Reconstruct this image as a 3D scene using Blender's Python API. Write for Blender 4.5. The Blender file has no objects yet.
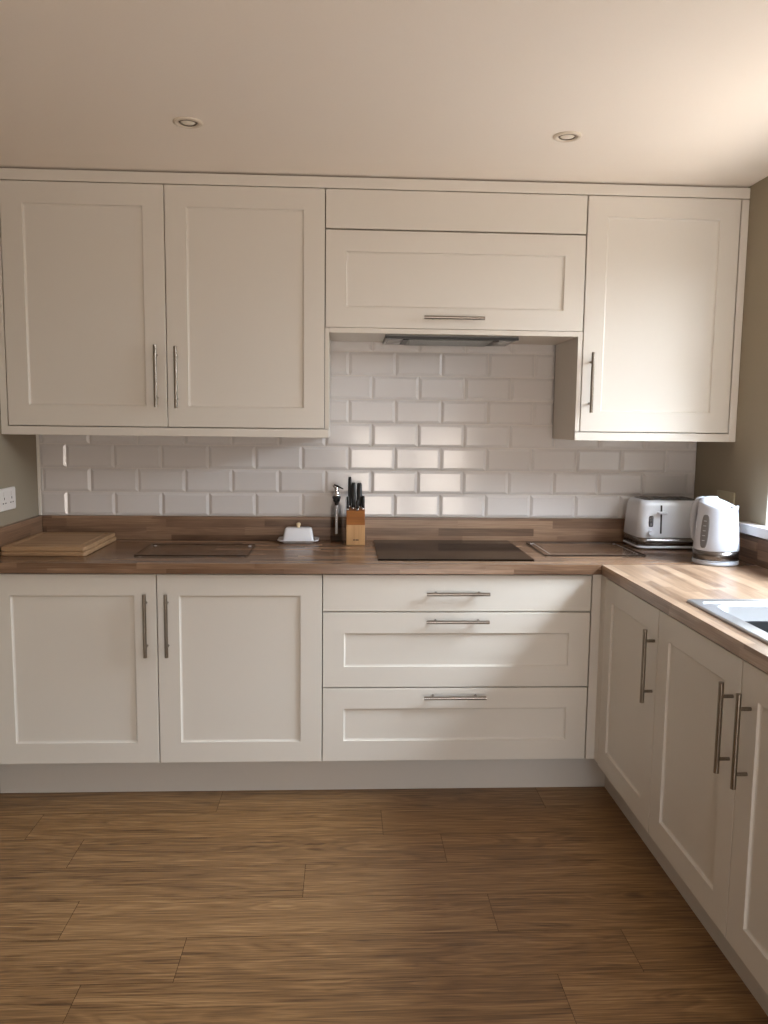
import bpy, bmesh, math, random
from mathutils import Matrix, Vector
random.seed(7)
scene = bpy.context.scene
col = scene.collection
PI = math.pi

# ------------------------------------------------------------------ materials
def s2l(c):
    return tuple(((v/255.0)/12.92 if v/255.0 <= .04045 else ((v/255.0+.055)/1.055)**2.4) for v in c)

def base_mat(name):
    m = bpy.data.materials.new(name); m.use_nodes = True
    nt = m.node_tree
    return m, nt, nt.nodes['Principled BSDF']

def N(nt, typ, **kw):
    n = nt.nodes.new(typ)
    for k, v in kw.items():
        if k in n.inputs: n.inputs[k].default_value = v
        else: setattr(n, k, v)
    return n

def L(nt, a, b): nt.links.new(a, b)

def paint(name, rgb, rough=.5, bump=.0, scale=60, spec=.5, metal=0, var=.03, coat=0):
    m, nt, b = base_mat(name)
    c = s2l(rgb)
    tc = N(nt, 'ShaderNodeTexCoord')
    no = N(nt, 'ShaderNodeTexNoise', Scale=scale, Detail=3.0)
    L(nt, tc.outputs['Object'], no.inputs['Vector'])
    mp = N(nt, 'ShaderNodeMapRange'); mp.inputs['To Min'].default_value = 1-var; mp.inputs['To Max'].default_value = 1+var
    L(nt, no.outputs['Fac'], mp.inputs['Value'])
    mx = N(nt, 'ShaderNodeVectorMath', operation='SCALE'); mx.inputs[0].default_value = c
    L(nt, mp.outputs[0], mx.inputs['Scale']); L(nt, mx.outputs[0], b.inputs['Base Color'])
    b.inputs['Roughness'].default_value = rough; b.inputs['Metallic'].default_value = metal
    b.inputs['Specular IOR Level'].default_value = spec
    if coat:
        b.inputs['Coat Weight'].default_value = coat; b.inputs['Coat Roughness'].default_value = .05
    if bump:
        bp = N(nt, 'ShaderNodeBump'); bp.inputs['Strength'].default_value = bump; bp.inputs['Distance'].default_value = .002
        L(nt, no.outputs['Fac'], bp.inputs['Height']); L(nt, bp.outputs[0], b.inputs['Normal'])
    return m

def brushed(name, rgb, rough, axis):
    """metal with fine brush lines along one axis"""
    m, nt, b = base_mat(name)
    tc = N(nt, 'ShaderNodeTexCoord'); mp = N(nt, 'ShaderNodeMapping')
    s = [900, 900, 900]; s[axis] = 8
    mp.inputs['Scale'].default_value = s
    no = N(nt, 'ShaderNodeTexNoise', Scale=1.0, Detail=2.0)
    L(nt, tc.outputs['Object'], mp.inputs[0]); L(nt, mp.outputs[0], no.inputs['Vector'])
    r = N(nt, 'ShaderNodeMapRange'); r.inputs['To Min'].default_value = rough*.75; r.inputs['To Max'].default_value = rough*1.25
    L(nt, no.outputs['Fac'], r.inputs['Value']); L(nt, r.outputs[0], b.inputs['Roughness'])
    b.inputs['Base Color'].default_value = (*s2l(rgb), 1); b.inputs['Metallic'].default_value = 1
    return m

def clear_glass(name, tint=(1, 1, 1), gloss=.12, rough=.02):
    m = bpy.data.materials.new(name); m.use_nodes = True; nt = m.node_tree
    nt.nodes.remove(nt.nodes['Principled BSDF']); out = nt.nodes['Material Output']
    tr = N(nt, 'ShaderNodeBsdfTransparent'); tr.inputs[0].default_value = (*tint, 1)
    gl = N(nt, 'ShaderNodeBsdfGlossy'); gl.inputs['Roughness'].default_value = rough
    fr = N(nt, 'ShaderNodeLayerWeight'); pw = N(nt, 'ShaderNodeMath', operation='POWER'); pw.inputs[1].default_value = 4.0
    L(nt, fr.outputs['Facing'], pw.inputs[0])
    ad = N(nt, 'ShaderNodeMath', operation='MULTIPLY_ADD', use_clamp=True); ad.inputs[1].default_value = .7; ad.inputs[2].default_value = gloss*.2
    L(nt, pw.outputs[0], ad.inputs[0]); ad.inputs[1].default_value = .2+gloss*1.5 if gloss < .3 else .35
    mx = N(nt, 'ShaderNodeMixShader')
    L(nt, ad.outputs[0], mx.inputs[0]); L(nt, tr.outputs[0], mx.inputs[1]); L(nt, gl.outputs[0], mx.inputs[2])
    L(nt, mx.outputs[0], out.inputs['Surface'])
    return m

def grain(nt, vec_socket, along, fine=260, coarse=2.2, dist=1.2):
    """value socket: fine streaks plus cathedral figure running along one axis"""
    mp = N(nt, 'ShaderNodeMapping'); s = [fine]*3; s[along] = fine*.022; mp.inputs['Scale'].default_value = s
    L(nt, vec_socket, mp.inputs[0])
    n1 = N(nt, 'ShaderNodeTexNoise', Scale=1.0, Detail=4.0, Roughness=.65); L(nt, mp.outputs[0], n1.inputs['Vector'])
    mp2 = N(nt, 'ShaderNodeMapping'); s2 = [14]*3; s2[along] = coarse; mp2.inputs['Scale'].default_value = s2
    L(nt, vec_socket, mp2.inputs[0])
    n2 = N(nt, 'ShaderNodeTexNoise', Scale=1.0, Detail=2.0, Distortion=dist); L(nt, mp2.outputs[0], n2.inputs['Vector'])
    ml = N(nt, 'ShaderNodeMath', operation='MULTIPLY'); ml.inputs[1].default_value = 13.0; L(nt, n2.outputs['Fac'], ml.inputs[0])
    fr = N(nt, 'ShaderNodeMath', operation='PINGPONG'); fr.inputs[1].default_value = 1.0; L(nt, ml.outputs[0], fr.inputs[0])
    return n1.outputs['Fac'], fr.outputs[0], n2.outputs['Fac']

def wood_staves(name, along, across, w, ln, dark, mid, light, rough=.35, up=2):
    """laminate of glued staves: random length offset and tone for each stave"""
    m, nt, b = base_mat(name)
    tc = N(nt, 'ShaderNodeTexCoord'); sx = N(nt, 'ShaderNodeSeparateXYZ'); L(nt, tc.outputs['Object'], sx.inputs[0])
    A = sx.outputs[along]; C_ = sx.outputs[across]
    def math_(op, a, bb=None, c=None):
        n = N(nt, 'ShaderNodeMath', operation=op)
        for i, v in enumerate((a, bb, c)):
            if v is None: continue
            if isinstance(v, (int, float)): n.inputs[i].default_value = v
            else: L(nt, v, n.inputs[i])
        return n.outputs[0]
    Z = sx.outputs[up]
    cr = math_('ADD', C_, Z)                           # so the front edge continues the pattern
    row = math_('FLOOR', math_('DIVIDE', cr, w))
    wn = N(nt, 'ShaderNodeTexWhiteNoise', noise_dimensions='1D'); L(nt, row, wn.inputs['W'])
    shifted = math_('ADD', math_('DIVIDE', A, ln), math_('MULTIPLY', wn.outputs['Value'], 7.0))
    cell = math_('FLOOR', shifted)
    cv = N(nt, 'ShaderNodeCombineXYZ'); L(nt, row, cv.inputs[0]); L(nt, cell, cv.inputs[1])
    w2 = N(nt, 'ShaderNodeTexWhiteNoise', noise_dimensions='2D'); L(nt, cv.outputs[0], w2.inputs['Vector'])
    off = N(nt, 'ShaderNodeVectorMath', operation='SCALE'); off.inputs['Scale'].default_value = 9.0; L(nt, w2.outputs['Color'], off.inputs[0])
    ad = N(nt, 'ShaderNodeVectorMath', operation='ADD'); L(nt, tc.outputs['Object'], ad.inputs[0]); L(nt, off.outputs[0], ad.inputs[1])
    g1, g2, g3 = grain(nt, ad.outputs[0], along, fine=300, coarse=2.5)
    t = math_('MULTIPLY_ADD', g1, .55, math_('MULTIPLY_ADD', g3, .40, math_('MULTIPLY', w2.outputs['Value'], .30)))
    ramp = N(nt, 'ShaderNodeValToRGB'); e = ramp.color_ramp.elements
    e[0].position = .38; e[0].color = (*s2l(dark), 1); e[1].position = .98; e[1].color = (*s2l(light), 1)
    k = e.new(.66); k.color = (*s2l(mid), 1)
    L(nt, t, ramp.inputs[0])
    L(nt, ramp.outputs[0], b.inputs['Base Color'])
    b.inputs['Roughness'].default_value = rough
    bp = N(nt, 'ShaderNodeBump'); bp.inputs['Strength'].default_value = .08; bp.inputs['Distance'].default_value = .001
    L(nt, g1, bp.inputs['Height']); L(nt, bp.outputs[0], b.inputs['Normal'])
    return m

def floor_mat():
    m, nt, b = base_mat('oak_planks')
    tc = N(nt, 'ShaderNodeTexCoord'); at = N(nt, 'ShaderNodeAttribute', attribute_name='plank')
    off = N(nt, 'ShaderNodeVectorMath', operation='SCALE'); off.inputs['Scale'].default_value = 11.0; L(nt, at.outputs['Color'], off.inputs[0])
    ad = N(nt, 'ShaderNodeVectorMath', operation='ADD'); L(nt, tc.outputs['Object'], ad.inputs[0]); L(nt, off.outputs[0], ad.inputs[1])
    g1, g2, g3 = grain(nt, ad.outputs[0], 0, fine=230, coarse=1.3, dist=1.6)
    sp = N(nt, 'ShaderNodeSeparateColor'); L(nt, at.outputs['Color'], sp.inputs[0])
    def ma(a, k, c):
        n = N(nt, 'ShaderNodeMath', operation='MULTIPLY_ADD'); L(nt, a, n.inputs[0]); n.inputs[1].default_value = k
        if isinstance(c, (int, float)): n.inputs[2].default_value = c
        else: L(nt, c, n.inputs[2])
        return n.outputs[0]
    t = ma(g1, .85, ma(g2, .12, ma(g3, .34, ma(sp.outputs[0], .17, -.17))))
    ramp = N(nt, 'ShaderNodeValToRGB'); e = ramp.color_ramp.elements
    e[0].position = .28; e[0].color = (*s2l((78, 53, 30)), 1); e[1].position = .85; e[1].color = (*s2l((182, 146, 102)), 1)
    k = e.new(.55); k.color = (*s2l((138, 103, 65)), 1)
    L(nt, t, ramp.inputs[0]); L(nt, ramp.outputs[0], b.inputs['Base Color'])
    b.inputs['Roughness'].default_value = .42
    bp = N(nt, 'ShaderNodeBump'); bp.inputs['Strength'].default_value = .12; bp.inputs['Distance'].default_value = .001
    L(nt, g1, bp.inputs['Height']); L(nt, bp.outputs[0], b.inputs['Normal'])
    return m

def plain_wood(name, along, dark, light, rough=.5, fine=260):
    m, nt, b = base_mat(name)
    tc = N(nt, 'ShaderNodeTexCoord')
    g1, g2, g3 = grain(nt, tc.outputs['Object'], along, fine=fine)
    a = N(nt, 'ShaderNodeMath', operation='MULTIPLY_ADD'); L(nt, g1, a.inputs[0]); a.inputs[1].default_value = .7; L(nt, g3, a.inputs[2])
    ramp = N(nt, 'ShaderNodeValToRGB'); e = ramp.color_ramp.elements
    e[0].position = .5; e[0].color = (*s2l(dark), 1); e[1].position = 1.0; e[1].color = (*s2l(light), 1)
    L(nt, a.outputs[0], ramp.inputs[0]); L(nt, ramp.outputs[0], b.inputs['Base Color'])
    b.inputs['Roughness'].default_value = rough
    return m

M = {}
M['cream'] = paint('cream_cabinet_paint', (214, 208, 199), .38, var=.006)
M['carcass'] = paint('cabinet_box_gap_shade', (120, 108, 94), .6)  # box is cream too; shade of the door gaps is put into this darker colour
M['panelside'] = paint('cream_end_panel', (214, 207, 197), .45, var=.006)
M['plinth'] = paint('plinth_board', (200, 193, 184), .5, var=.01)
M['ceiling'] = paint('ceiling_emulsion', (246, 237, 227), .9, bump=.05, scale=120, var=.01)
M['wall'] = paint('olive_grey_emulsion', (154, 143, 124), .85, bump=.08, scale=160, var=.02)
M['jamb'] = paint('white_reveal_paint', (236, 236, 230), .7, var=.01)
M['upvc'] = paint('white_upvc', (238, 239, 238), .3, var=.005)
M['sill'] = paint('white_sill_board', (206, 204, 203), .35, var=.01)
M['tile'] = paint('glazed_ceramic', (210, 206, 204), .12, spec=.42, var=.012, scale=4)
M['grout'] = paint('grout', (218, 213, 207), .85, bump=.1, scale=400)
M['tiletrim'] = paint('tile_edge_trim', (226, 222, 214), .3)
WD, WM, WL = (84, 60, 43), (128, 99, 77), (172, 142, 115)
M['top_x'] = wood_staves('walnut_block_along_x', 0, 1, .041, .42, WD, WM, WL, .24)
M['top_y'] = wood_staves('walnut_block_y_glare', 1, 0, .041, .42, (106, 82, 64), (154, 127, 104), (200, 174, 148), .30)  # same walnut, lightened: daylight glare by the sink put into the ramp colours
M['up_x'] = wood_staves('walnut_upstand_x', 0, 2, .034, .42, WD, WM, WL, .36, up=1)
M['up_y'] = wood_staves('walnut_upstand_y', 1, 2, .034, .42, WD, WM, WL, .36, up=0)
M['floor'] = floor_mat()
M['seam'] = paint('plank_joint', (72, 49, 28), .7)
M['nickel'] = brushed('brushed_nickel_horizontal', (142, 135, 128), .28, 0)
M['nickel_v'] = brushed('brushed_nickel_vertical', (142, 133, 122), .28, 2)
M['chrome'] = paint('chrome', (215, 215, 217), .1, metal=1, var=.01)
M['steel'] = brushed('brushed_steel', (118, 113, 110), .26, 0)
M['sinksteel'] = paint('satin_sink_steel', (178, 179, 183), .34, metal=.85, var=.02)
M['hoodsteel'] = brushed('hood_steel', (104, 104, 102), .35, 0)
M['black'] = paint('black_plastic', (20, 20, 21), .4)
M['mattblack'] = paint('matt_black_plastic', (9, 9, 10), .75, spec=.12)
M['hob'] = paint('black_ceramic_glass', (18, 12, 8), .08, spec=.13, var=.0)
M['white'] = paint('white_gloss_plastic', (214, 217, 223), .16, var=.005)
M['whitesat'] = paint('white_satin_plastic', (206, 209, 215), .35, var=.01)
M['kettle'] = paint('white_kettle_plastic', (190, 195, 206), .18, var=.005)
M['grey'] = paint('grey_plastic', (122, 122, 124), .35)
M['window_grey'] = paint('smoked_water_gauge', (116, 116, 118), .2)
M['porcelain'] = paint('white_porcelain', (226, 226, 230), .14, var=.01)
M['knobcream'] = paint('cream_wood_knob', (226, 206, 170), .4)
M['board'] = plain_wood('maple_board', 0, (140, 108, 76), (178, 144, 108), .55)
M['block_light'] = plain_wood('bamboo_light', 2, (160, 116, 72), (196, 152, 102), .5, 300)
M['block_dark'] = plain_wood('bamboo_dark', 0, (112, 62, 20), (148, 90, 36), .5, 300)
M['glass'] = clear_glass('clear_glass')
M['savers'] = clear_glass('board_glass', (.99, .99, .99), .3, .1)
M['savers_edge'] = paint('dark_glass_edge', (44, 36, 30), .15)
M['frost'] = paint('frosted_lamp_glass', (236, 228, 214), .3)
M['lens'] = paint('grey_lamp_lens', (150, 150, 148), .2)
M['socket'] = paint('white_socket_plastic', (226, 222, 218), .3)
M['socket_olive'] = paint('beige_socket_plastic', (168, 160, 136), .4)
M['text'] = paint('dark_print', (40, 22, 12), .6)

# ------------------------------------------------------------------ mesh helpers
class MB:
    def __init__(s, mat4=None):
        s.bm = bmesh.new(); s.T = mat4
    def _add(s, verts, faces, smooth=False, mi=0):
        vs = [s.bm.verts.new(v) for v in verts]
        for f in faces:
            try:
                fc = s.bm.faces.new([vs[i] for i in f]); fc.smooth = smooth; fc.material_index = mi
            except ValueError: pass
        return vs
    def box(s, x0, x1, y0, y1, z0, z1, bev=0, seg=2, mi=0):
        t = bmesh.new()
        bmesh.ops.create_cube(t, size=1)
        bmesh.ops.transform(t, matrix=Matrix.Translation(((x0+x1)/2, (y0+y1)/2, (z0+z1)/2)) @ Matrix.Diagonal((x1-x0, y1-y0, z1-z0, 1)), verts=t.verts)
        if bev: bmesh.ops.bevel(t, geom=list(t.edges), offset=bev, segments=seg, affect='EDGES', profile=.5)
        s.merge(t, mi=mi); return s
    def merge(s, t, M4=None, smooth=None, mi=0):
        if M4 is not None: bmesh.ops.transform(t, matrix=M4, verts=t.verts)
        mp = {v: s.bm.verts.new(v.co) for v in t.verts}
        for f in t.faces:
            try:
                nf = s.bm.faces.new([mp[v] for v in f.verts]); nf.smooth = f.smooth if smooth is None else smooth; nf.material_index = mi
            except ValueError: pass
        t.free()
    def cyl(s, a, b, r, r2=None, seg=20, cap=True, mi=0):
        a = Vector(a); b = Vector(b); r2 = r if r2 is None else r2
        d = (b-a).normalized(); up = Vector((0, 0, 1)) if abs(d.z) < .9 else Vector((1, 0, 0))
        u = d.cross(up).normalized(); v = d.cross(u)
        vs = []
        for p, rr in ((a, r), (b, r2)):
            for i in range(seg):
                t = 2*PI*i/seg; vs.append(p+u*math.cos(t)*rr+v*math.sin(t)*rr)
        fs = [(i, (i+1) % seg, seg+(i+1) % seg, seg+i) for i in range(seg)]
        s._add(vs, fs, True, mi)
        if cap:
            s._add(vs[:seg], [tuple(range(seg))[::-1]], False, mi); s._add(vs[seg:], [tuple(range(seg))], False, mi)
        return s
    def tube(s, pts, rad, seg=12, sx=1.0, mi=0):
        """swept tube through pts; rad a number or list"""
        pts = [Vector(p) for p in pts]; n = len(pts)
        rad = rad if isinstance(rad, (list, tuple)) else [rad]*n
        rings = []
        pu = None
        for i, p in enumerate(pts):
            d = (pts[min(i+1, n-1)]-pts[max(i-1, 0)]).normalized()
            if pu is None:
                up = Vector((0, 0, 1)) if abs(d.z) < .9 else Vector((1, 0, 0)); u = d.cross(up).normalized()
            else: u = (pu-d*pu.dot(d)).normalized()
            pu = u; v = d.cross(u)
            rings.append([s.bm.verts.new(p+u*math.cos(2*PI*k/seg)*rad[i]*sx+v*math.sin(2*PI*k/seg)*rad[i]) for k in range(seg)])
        for i in range(n-1):
            for k in range(seg):
                f = s.bm.faces.new((rings[i][k], rings[i][(k+1) % seg], rings[i+1][(k+1) % seg], rings[i+1][k])); f.smooth = True; f.material_index = mi
        s.bm.faces.new(rings[0][::-1]); s.bm.faces.new(rings[-1])
        return s
    def lathe(s, c, prof, seg=40, mi=0, smooth=True, closed=False):
        """prof: list of (r, z)"""
        rings = []
        for r, z in prof:
            if r < 1e-5: rings.append([s.bm.verts.new((c[0], c[1], c[2]+z))])
            else: rings.append([s.bm.verts.new((c[0]+r*math.cos(2*PI*k/seg), c[1]+r*math.sin(2*PI*k/seg), c[2]+z)) for k in range(seg)])
        idx = list(range(len(rings)-1))
        for i in idx:
            A, B = rings[i], rings[i+1]
            for k in range(seg):
                k2 = (k+1) % seg
                if len(A) == 1 and len(B) == 1: continue
                if len(A) == 1: q = (A[0], B[k2], B[k])
                elif len(B) == 1: q = (A[k], A[k2], B[0])
                else: q = (A[k], A[k2], B[k2], B[k])
                f = s.bm.faces.new(q); f.smooth = smooth; f.material_index = mi
        return s
    def prism(s, poly, axis, a, b, bev=0, mi=0):
        """extrude a 2D polygon along an axis; poly in the other two axes in order"""
        def P(p, t):
            if axis == 0: return (t, p[0], p[1])
            if axis == 1: return (p[0], t, p[1])
            return (p[0], p[1], t)
        t = bmesh.new(); n = len(poly)
        A = [t.verts.new(P(p, a)) for p in poly]; B = [t.verts.new(P(p, b)) for p in poly]
        t.faces.new(A); t.faces.new(B[::-1])
        for i in range(n): t.faces.new((A[i], B[i], B[(i+1) % n], A[(i+1) % n]))
        bmesh.ops.recalc_face_normals(t, faces=t.faces)
        if bev: bmesh.ops.bevel(t, geom=list(t.edges), offset=bev, segments=2, affect='EDGES', profile=.5)
        s.merge(t, mi=mi); return s

def obj(name, mb, mat, parent=None, label=None, origin=None):
    bm = mb.bm
    bmesh.ops.recalc_face_normals(bm, faces=bm.faces)
    if mb.T is not None: bmesh.ops.transform(bm, matrix=mb.T, verts=bm.verts)
    me = bpy.data.meshes.new(name)
    if parent is not None:
        r = parent
        while r.parent: r = r.parent
        o0 = Vector(r.location)
    else: o0 = Vector(origin) if origin else Vector((0, 0, 0))
    bmesh.ops.translate(bm, vec=-o0, verts=bm.verts)
    bm.to_mesh(me); bm.free()
    o = bpy.data.objects.new(name, me); col.objects.link(o)
    for m in (mat if isinstance(mat, (list, tuple)) else [mat]): me.materials.append(m)
    if parent is not None: o.parent = parent
    else: o.location = o0
    if label: o['label'] = label
    return o

def tag(o, label, cat, group=None, kind=None):
    o['label'] = label; o['category'] = cat
    if group: o['group'] = group
    if kind: o['kind'] = kind
    return o

def thing(name, loc, label, cat, group=None, kind=None):
    o = bpy.data.objects.new(name, None); col.objects.link(o); o.location = loc; o.empty_display_size = .05
    return tag(o, label, cat, group, kind)

def struct(name, mb, mat, label, cat, parent=None):
    o = obj(name, mb, mat, parent)
    if parent is None: tag(o, label, cat, None, 'structure')
    else: o['kind'] = 'structure'
    return o

# ------------------------------------------------------------------ dimensions (metres; X right, -Y towards the viewer)
XL, XR = -1.228, 1.632
YB, YF = .010, -5.2
CEIL = 2.343
BF, UF = -.586, -.347            # base and wall door faces
RF = 1.035                       # face of the doors of the right-hand run
WT = .911
UPZ = 1.012
WY0, WY1, WZ0, WZ1 = -.612, -1.86, 1.062, 2.08     # window opening

# ------------------------------------------------------------------ room shell
def rect_wall(mb, plane, a0, a1, z0, z1, hole=None, axis='y'):
    """vertical sheet at x=plane (axis y) or y=plane (axis x) with one optional rectangular hole"""
    def q(p0, p1, q0, q1):
        if axis == 'y': v = [(plane, p0, q0), (plane, p1, q0), (plane, p1, q1), (plane, p0, q1)]
        else: v = [(p0, plane, q0), (p1, plane, q0), (p1, plane, q1), (p0, plane, q1)]
        mb._add(v, [(0, 1, 2, 3)])
    if not hole: q(a0, a1, z0, z1); return
    h0, h1, hz0, hz1 = hole
    q(a0, h0, z0, z1); q(h1, a1, z0, z1)
    if hz0 > z0: q(h0, h1, z0, hz0)
    if hz1 < z1: q(h0, h1, hz1, z1)

def wall_box(name, x0, x1, y0, y1, z0, z1, mat, label, hole=None):
    mb = MB()
    if hole is None: mb.box(x0, x1, y0, y1, z0, z1)
    else:
        ax, h0, h1, hz0, hz1 = hole
        if ax == 'y':
            mb.box(x0, x1, y0, h0, z0, z1); mb.box(x0, x1, h1, y1, z0, z1)
            if hz0 > z0+.001: mb.box(x0, x1, h0, h1, z0, hz0)
            mb.box(x0, x1, h0, h1, hz1, z1)
        else:
            mb.box(x0, h0, y0, y1, z0, z1); mb.box(h1, x1, y0, y1, z0, z1)
            if hz0 > z0+.001: mb.box(h0, h1, y0, y1, z0, hz0)
            mb.box(h0, h1, y0, y1, hz1, z1)
    return struct(name, mb, mat, label, 'wall')

wall_box('wall_back', XL-.1, XR+.28, YB, YB+.1, 0, CEIL, M['wall'], 'olive grey painted wall behind the tiles and cabinets')
wall_box('wall_left', XL-.1, XL, YF, YB, 0, CEIL, M['wall'], 'olive grey wall at the left end of the worktop')
wall_box('wall_right', XR, XR+.28, YF, YB, 0, CEIL, M['wall'], 'olive grey wall with the window above the sink', ('y', WY1, WY0, WZ0, WZ1))
PX0, PX1, PZ1 = .05, 1.50, 2.1
wall_box('wall_front', XL-.1, XR+.28, YF-.2, YF, 0, CEIL, M['wall'], 'olive grey wall behind the viewer with added glazed doors', ('x', PX0, PX1, 0, PZ1))
mb = MB(); mb.box(XL-.1, XR+.28, YF-.2, YB+.1, CEIL, CEIL+.1)
struct('ceiling', mb, M['ceiling'], 'smooth warm white painted ceiling', 'ceiling')

# floor: individual vinyl planks inside one mesh, each with its own tone
def build_floor():
    bm = bmesh.new(); W = .18; LN = 1.22; g = .0007
    lay = bm.loops.layers.color.new('plank')
    known = {0: .42, 4: -1.0, 5: .42, 6: -.04, 7: .52, 8: -.35, 9: .64, 10: -.9}
    tone = {4: (.45, .6), 5: (.45, .5), 6: (.30, .62), 7: (.72, .40), 8: (.55, .5), 9: (.5, .66)}
    row = 0; y = .06+.0
    while y > YF-.1:
        y1 = y-W
        x = known.get(row, random.uniform(-1.2, 0))
        while x > XL-.1: x -= LN
        k = 0
        while x < XR+.1:
            x1 = x+LN
            r = random.random()
            if row in tone and known.get(row) is not None:
                r = tone[row][0] if x1 <= known[row]+.01 else tone[row][1]
            c = (r, random.random(), random.random(), 1)
            xa, xb = max(x, XL-.1)+g, min(x1, XR+.1)-g
            if xb > xa:
                vs = [bm.verts.new(p) for p in ((xa, y1+g, 0), (xb, y1+g, 0), (xb, y-g, 0), (xa, y-g, 0))]
                f = bm.faces.new(vs); f.material_index = 0
                for lp in f.loops: lp[lay] = c
            x = x1; k += 1
        y = y1; row += 1
    vs = [bm.verts.new(p) for p in ((XL-.1, YF-.2, -.0012), (XR+.1, YF-.2, -.0012), (XR+.1, YB+.05, -.0012), (XL-.1, YB+.05, -.0012))]
    f = bm.faces.new(vs); f.material_index = 1
    me = bpy.data.meshes.new('floor'); bm.to_mesh(me); bm.free()
    me.materials.append(M['floor']); me.materials.append(M['seam'])
    o = bpy.data.objects.new('floor', me); col.objects.link(o)
    tag(o, 'brown oak-look plank floor running left to right', 'floor', None, 'structure')
build_floor()

# window over the sink: white reveals, frame, two panes
def build_window():
    X1 = XR+.28
    w = thing('window_1', (XR+.2, (WY0+WY1)/2, WZ0), 'white framed window over the sink in the right wall', 'window', None, 'structure')
    mb = MB(); t = .004
    mb.box(XR+.001, X1, WY0-t, WY0, WZ0, WZ1); mb.box(XR+.001, X1, WY1, WY1+t, WZ0, WZ1); mb.box(XR+.001, X1, WY1, WY0, WZ1-t, WZ1)
    struct('reveal', mb, M['jamb'], '', '', w)
    xa, xb = XR+.20, XR+.26; f = .055; mb = MB()
    ym = (WY0+WY1)/2
    mb.box(xa, xb, WY1+t, WY0-t, WZ0, WZ0+f, .004); mb.box(xa, xb, WY1+t, WY0-t, WZ1-f-t, WZ1-t, .004)
    for a, b in ((WY0-t-f, WY0-t), (WY1+t, WY1+t+f), (ym-.04, ym+.04)): mb.box(xa, xb, a, b, WZ0, WZ1-t, .004)
    struct('frame', mb, M['upvc'], '', '', w)
    mb = MB(); mb.box(xa+.025, xa+.029, WY1+f, WY0-f, WZ0+f, WZ1-f)
    struct('pane', mb, M['glass'], '', '', w)
build_window()
mb = MB(); mb.box(1.585, XR+.2, WY1-.12, -.485, 1.022, 1.060, .004)
s = struct('trim_1', mb, M['sill'], 'white painted windowsill board above the wooden upstand', 'windowsill')

# unseen glazed doors, guessed and placed for the reflections in the tiles
def build_guessed_doors():
    d = thing('guessed_door_1', ((PX0+PX1)/2, YF, 0), 'guessed white glazed double doors, unseen behind the viewer', 'door', None, 'structure')
    mb = MB(); f = .09; ya, yb = YF-.12, YF-.05; xm = (PX0+PX1)/2
    mb.box(PX0, PX1, ya, yb, PZ1-f, PZ1, .004); mb.box(PX0, PX1, ya, yb, 0, .14, .004)
    for a, b in ((PX0, PX0+f), (PX1-f, PX1), (xm-.09, xm+.09)): mb.box(a, b, ya, yb, 0, PZ1, .004)
    struct('frame', mb, M['upvc'], '', '', d)
    mb = MB(); mb.box(PX0+f, PX1-f, ya+.03, ya+.034, .14, PZ1-f)
    struct('pane', mb, M['glass'], '', '', d)
build_guessed_doors()

# ------------------------------------------------------------------ tiled splashback
def build_tiles():
    W, H = .2, .1015; g = .0013; bv = .0115
    t = thing('tiled_splashback', (.2, 0, UPZ), 'off-white glossy brick-shaped wall tiles above the wooden upstand', 'tiles')
    mb = MB()
    def tile(x0, x1, z0, z1):
        if x1-x0 < .006 or z1-z0 < .006: return
        b = min(bv, (x1-x0)*.32, (z1-z0)*.32)
        y0, y1, y2 = .006, .0010, -.0035
        r = [(x0, x1, z0, z1, y0), (x0, x1, z0, z1, y1), (x0+b, x1-b, z0+b, z1-b, y2)]
        vs = []
        for (a, c, d, e, y) in r: vs += [(a, y, d), (c, y, d), (c, y, e), (a, y, e)]
        fs = []
        for k in (0, 4):
            for i in range(4): fs.append((k+i, k+(i+1) % 4, k+4+(i+1) % 4, k+4+i))
        fs.append((8, 9, 10, 11))
        mb._add(vs, fs)
    for row in range(8):
        z0 = UPZ+.002+row*H; z1 = z0+H-2*g
        xa, xb = (XL+.014, XR-.002) if row < 4 else (.0, .985)
        ph = .495 if row % 2 == 0 else .395
        x = ph-20*W
        while x < xb:
            a, b = max(x+g, xa), min(x+W-g, xb)
            if b > a: tile(a, b, z0, z1)
            x += W
    obj('tile', mb, M['tile'], t)
    mb = MB(); mb.box(XL+.002, XR-.001, .003, .0095, UPZ-.001, UPZ+4*H); mb.box(0, .985, .003, .0095, UPZ+4*H, UPZ+8*H)
    obj('grout', mb, M['grout'], t)
    mb = MB(); mb.box(XL+.001, XL+.012, -.006, .009, UPZ, 1.36, .001)
    obj('edge_trim', mb, M['tiletrim'], t)
build_tiles()

# ------------------------------------------------------------------ cabinet parts
ID = Matrix.Identity(4)
def run_T(y0):
    """door space (x to the right, -y to the room) -> right-hand run facing -X, x=0 at world y0"""
    return Matrix(((0, 1, 0, RF), (-1, 0, 0, y0), (0, 0, 1, 0), (0, 0, 0, 1)))

def front(name, parent, x0, x1, z0, z1, yf, T=None, flat=False, fw=.078, th=.020, mat=None):
    """shaker door / drawer front: frame, chamfer, recessed panel; front face at y=yf"""
    mb = MB(T); e = .0015; c = .007; dp = .008
    R_ = [(0, yf+th), (0, yf+e), (e, yf)]
    if not flat: R_ += [(fw, yf), (fw+c*.35, yf+dp*.75), (fw+c, yf+dp)]
    vs = []
    for ins, y in R_:
        vs += [(x0+ins, y, z0+ins), (x1-ins, y, z0+ins), (x1-ins, y, z1-ins), (x0+ins, y, z1-ins)]
    fs = [(3, 2, 1, 0)]
    for k in range(len(R_)-1):
        for i in range(4): fs.append((4*k+i, 4*k+(i+1) % 4, 4*k+4+(i+1) % 4, 4*k+4+i))
    k = 4*(len(R_)-1); fs.append((k, k+1, k+2, k+3))
    mb._add(vs, fs)
    return obj(name, mb, mat or M['cream'], parent)

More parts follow.
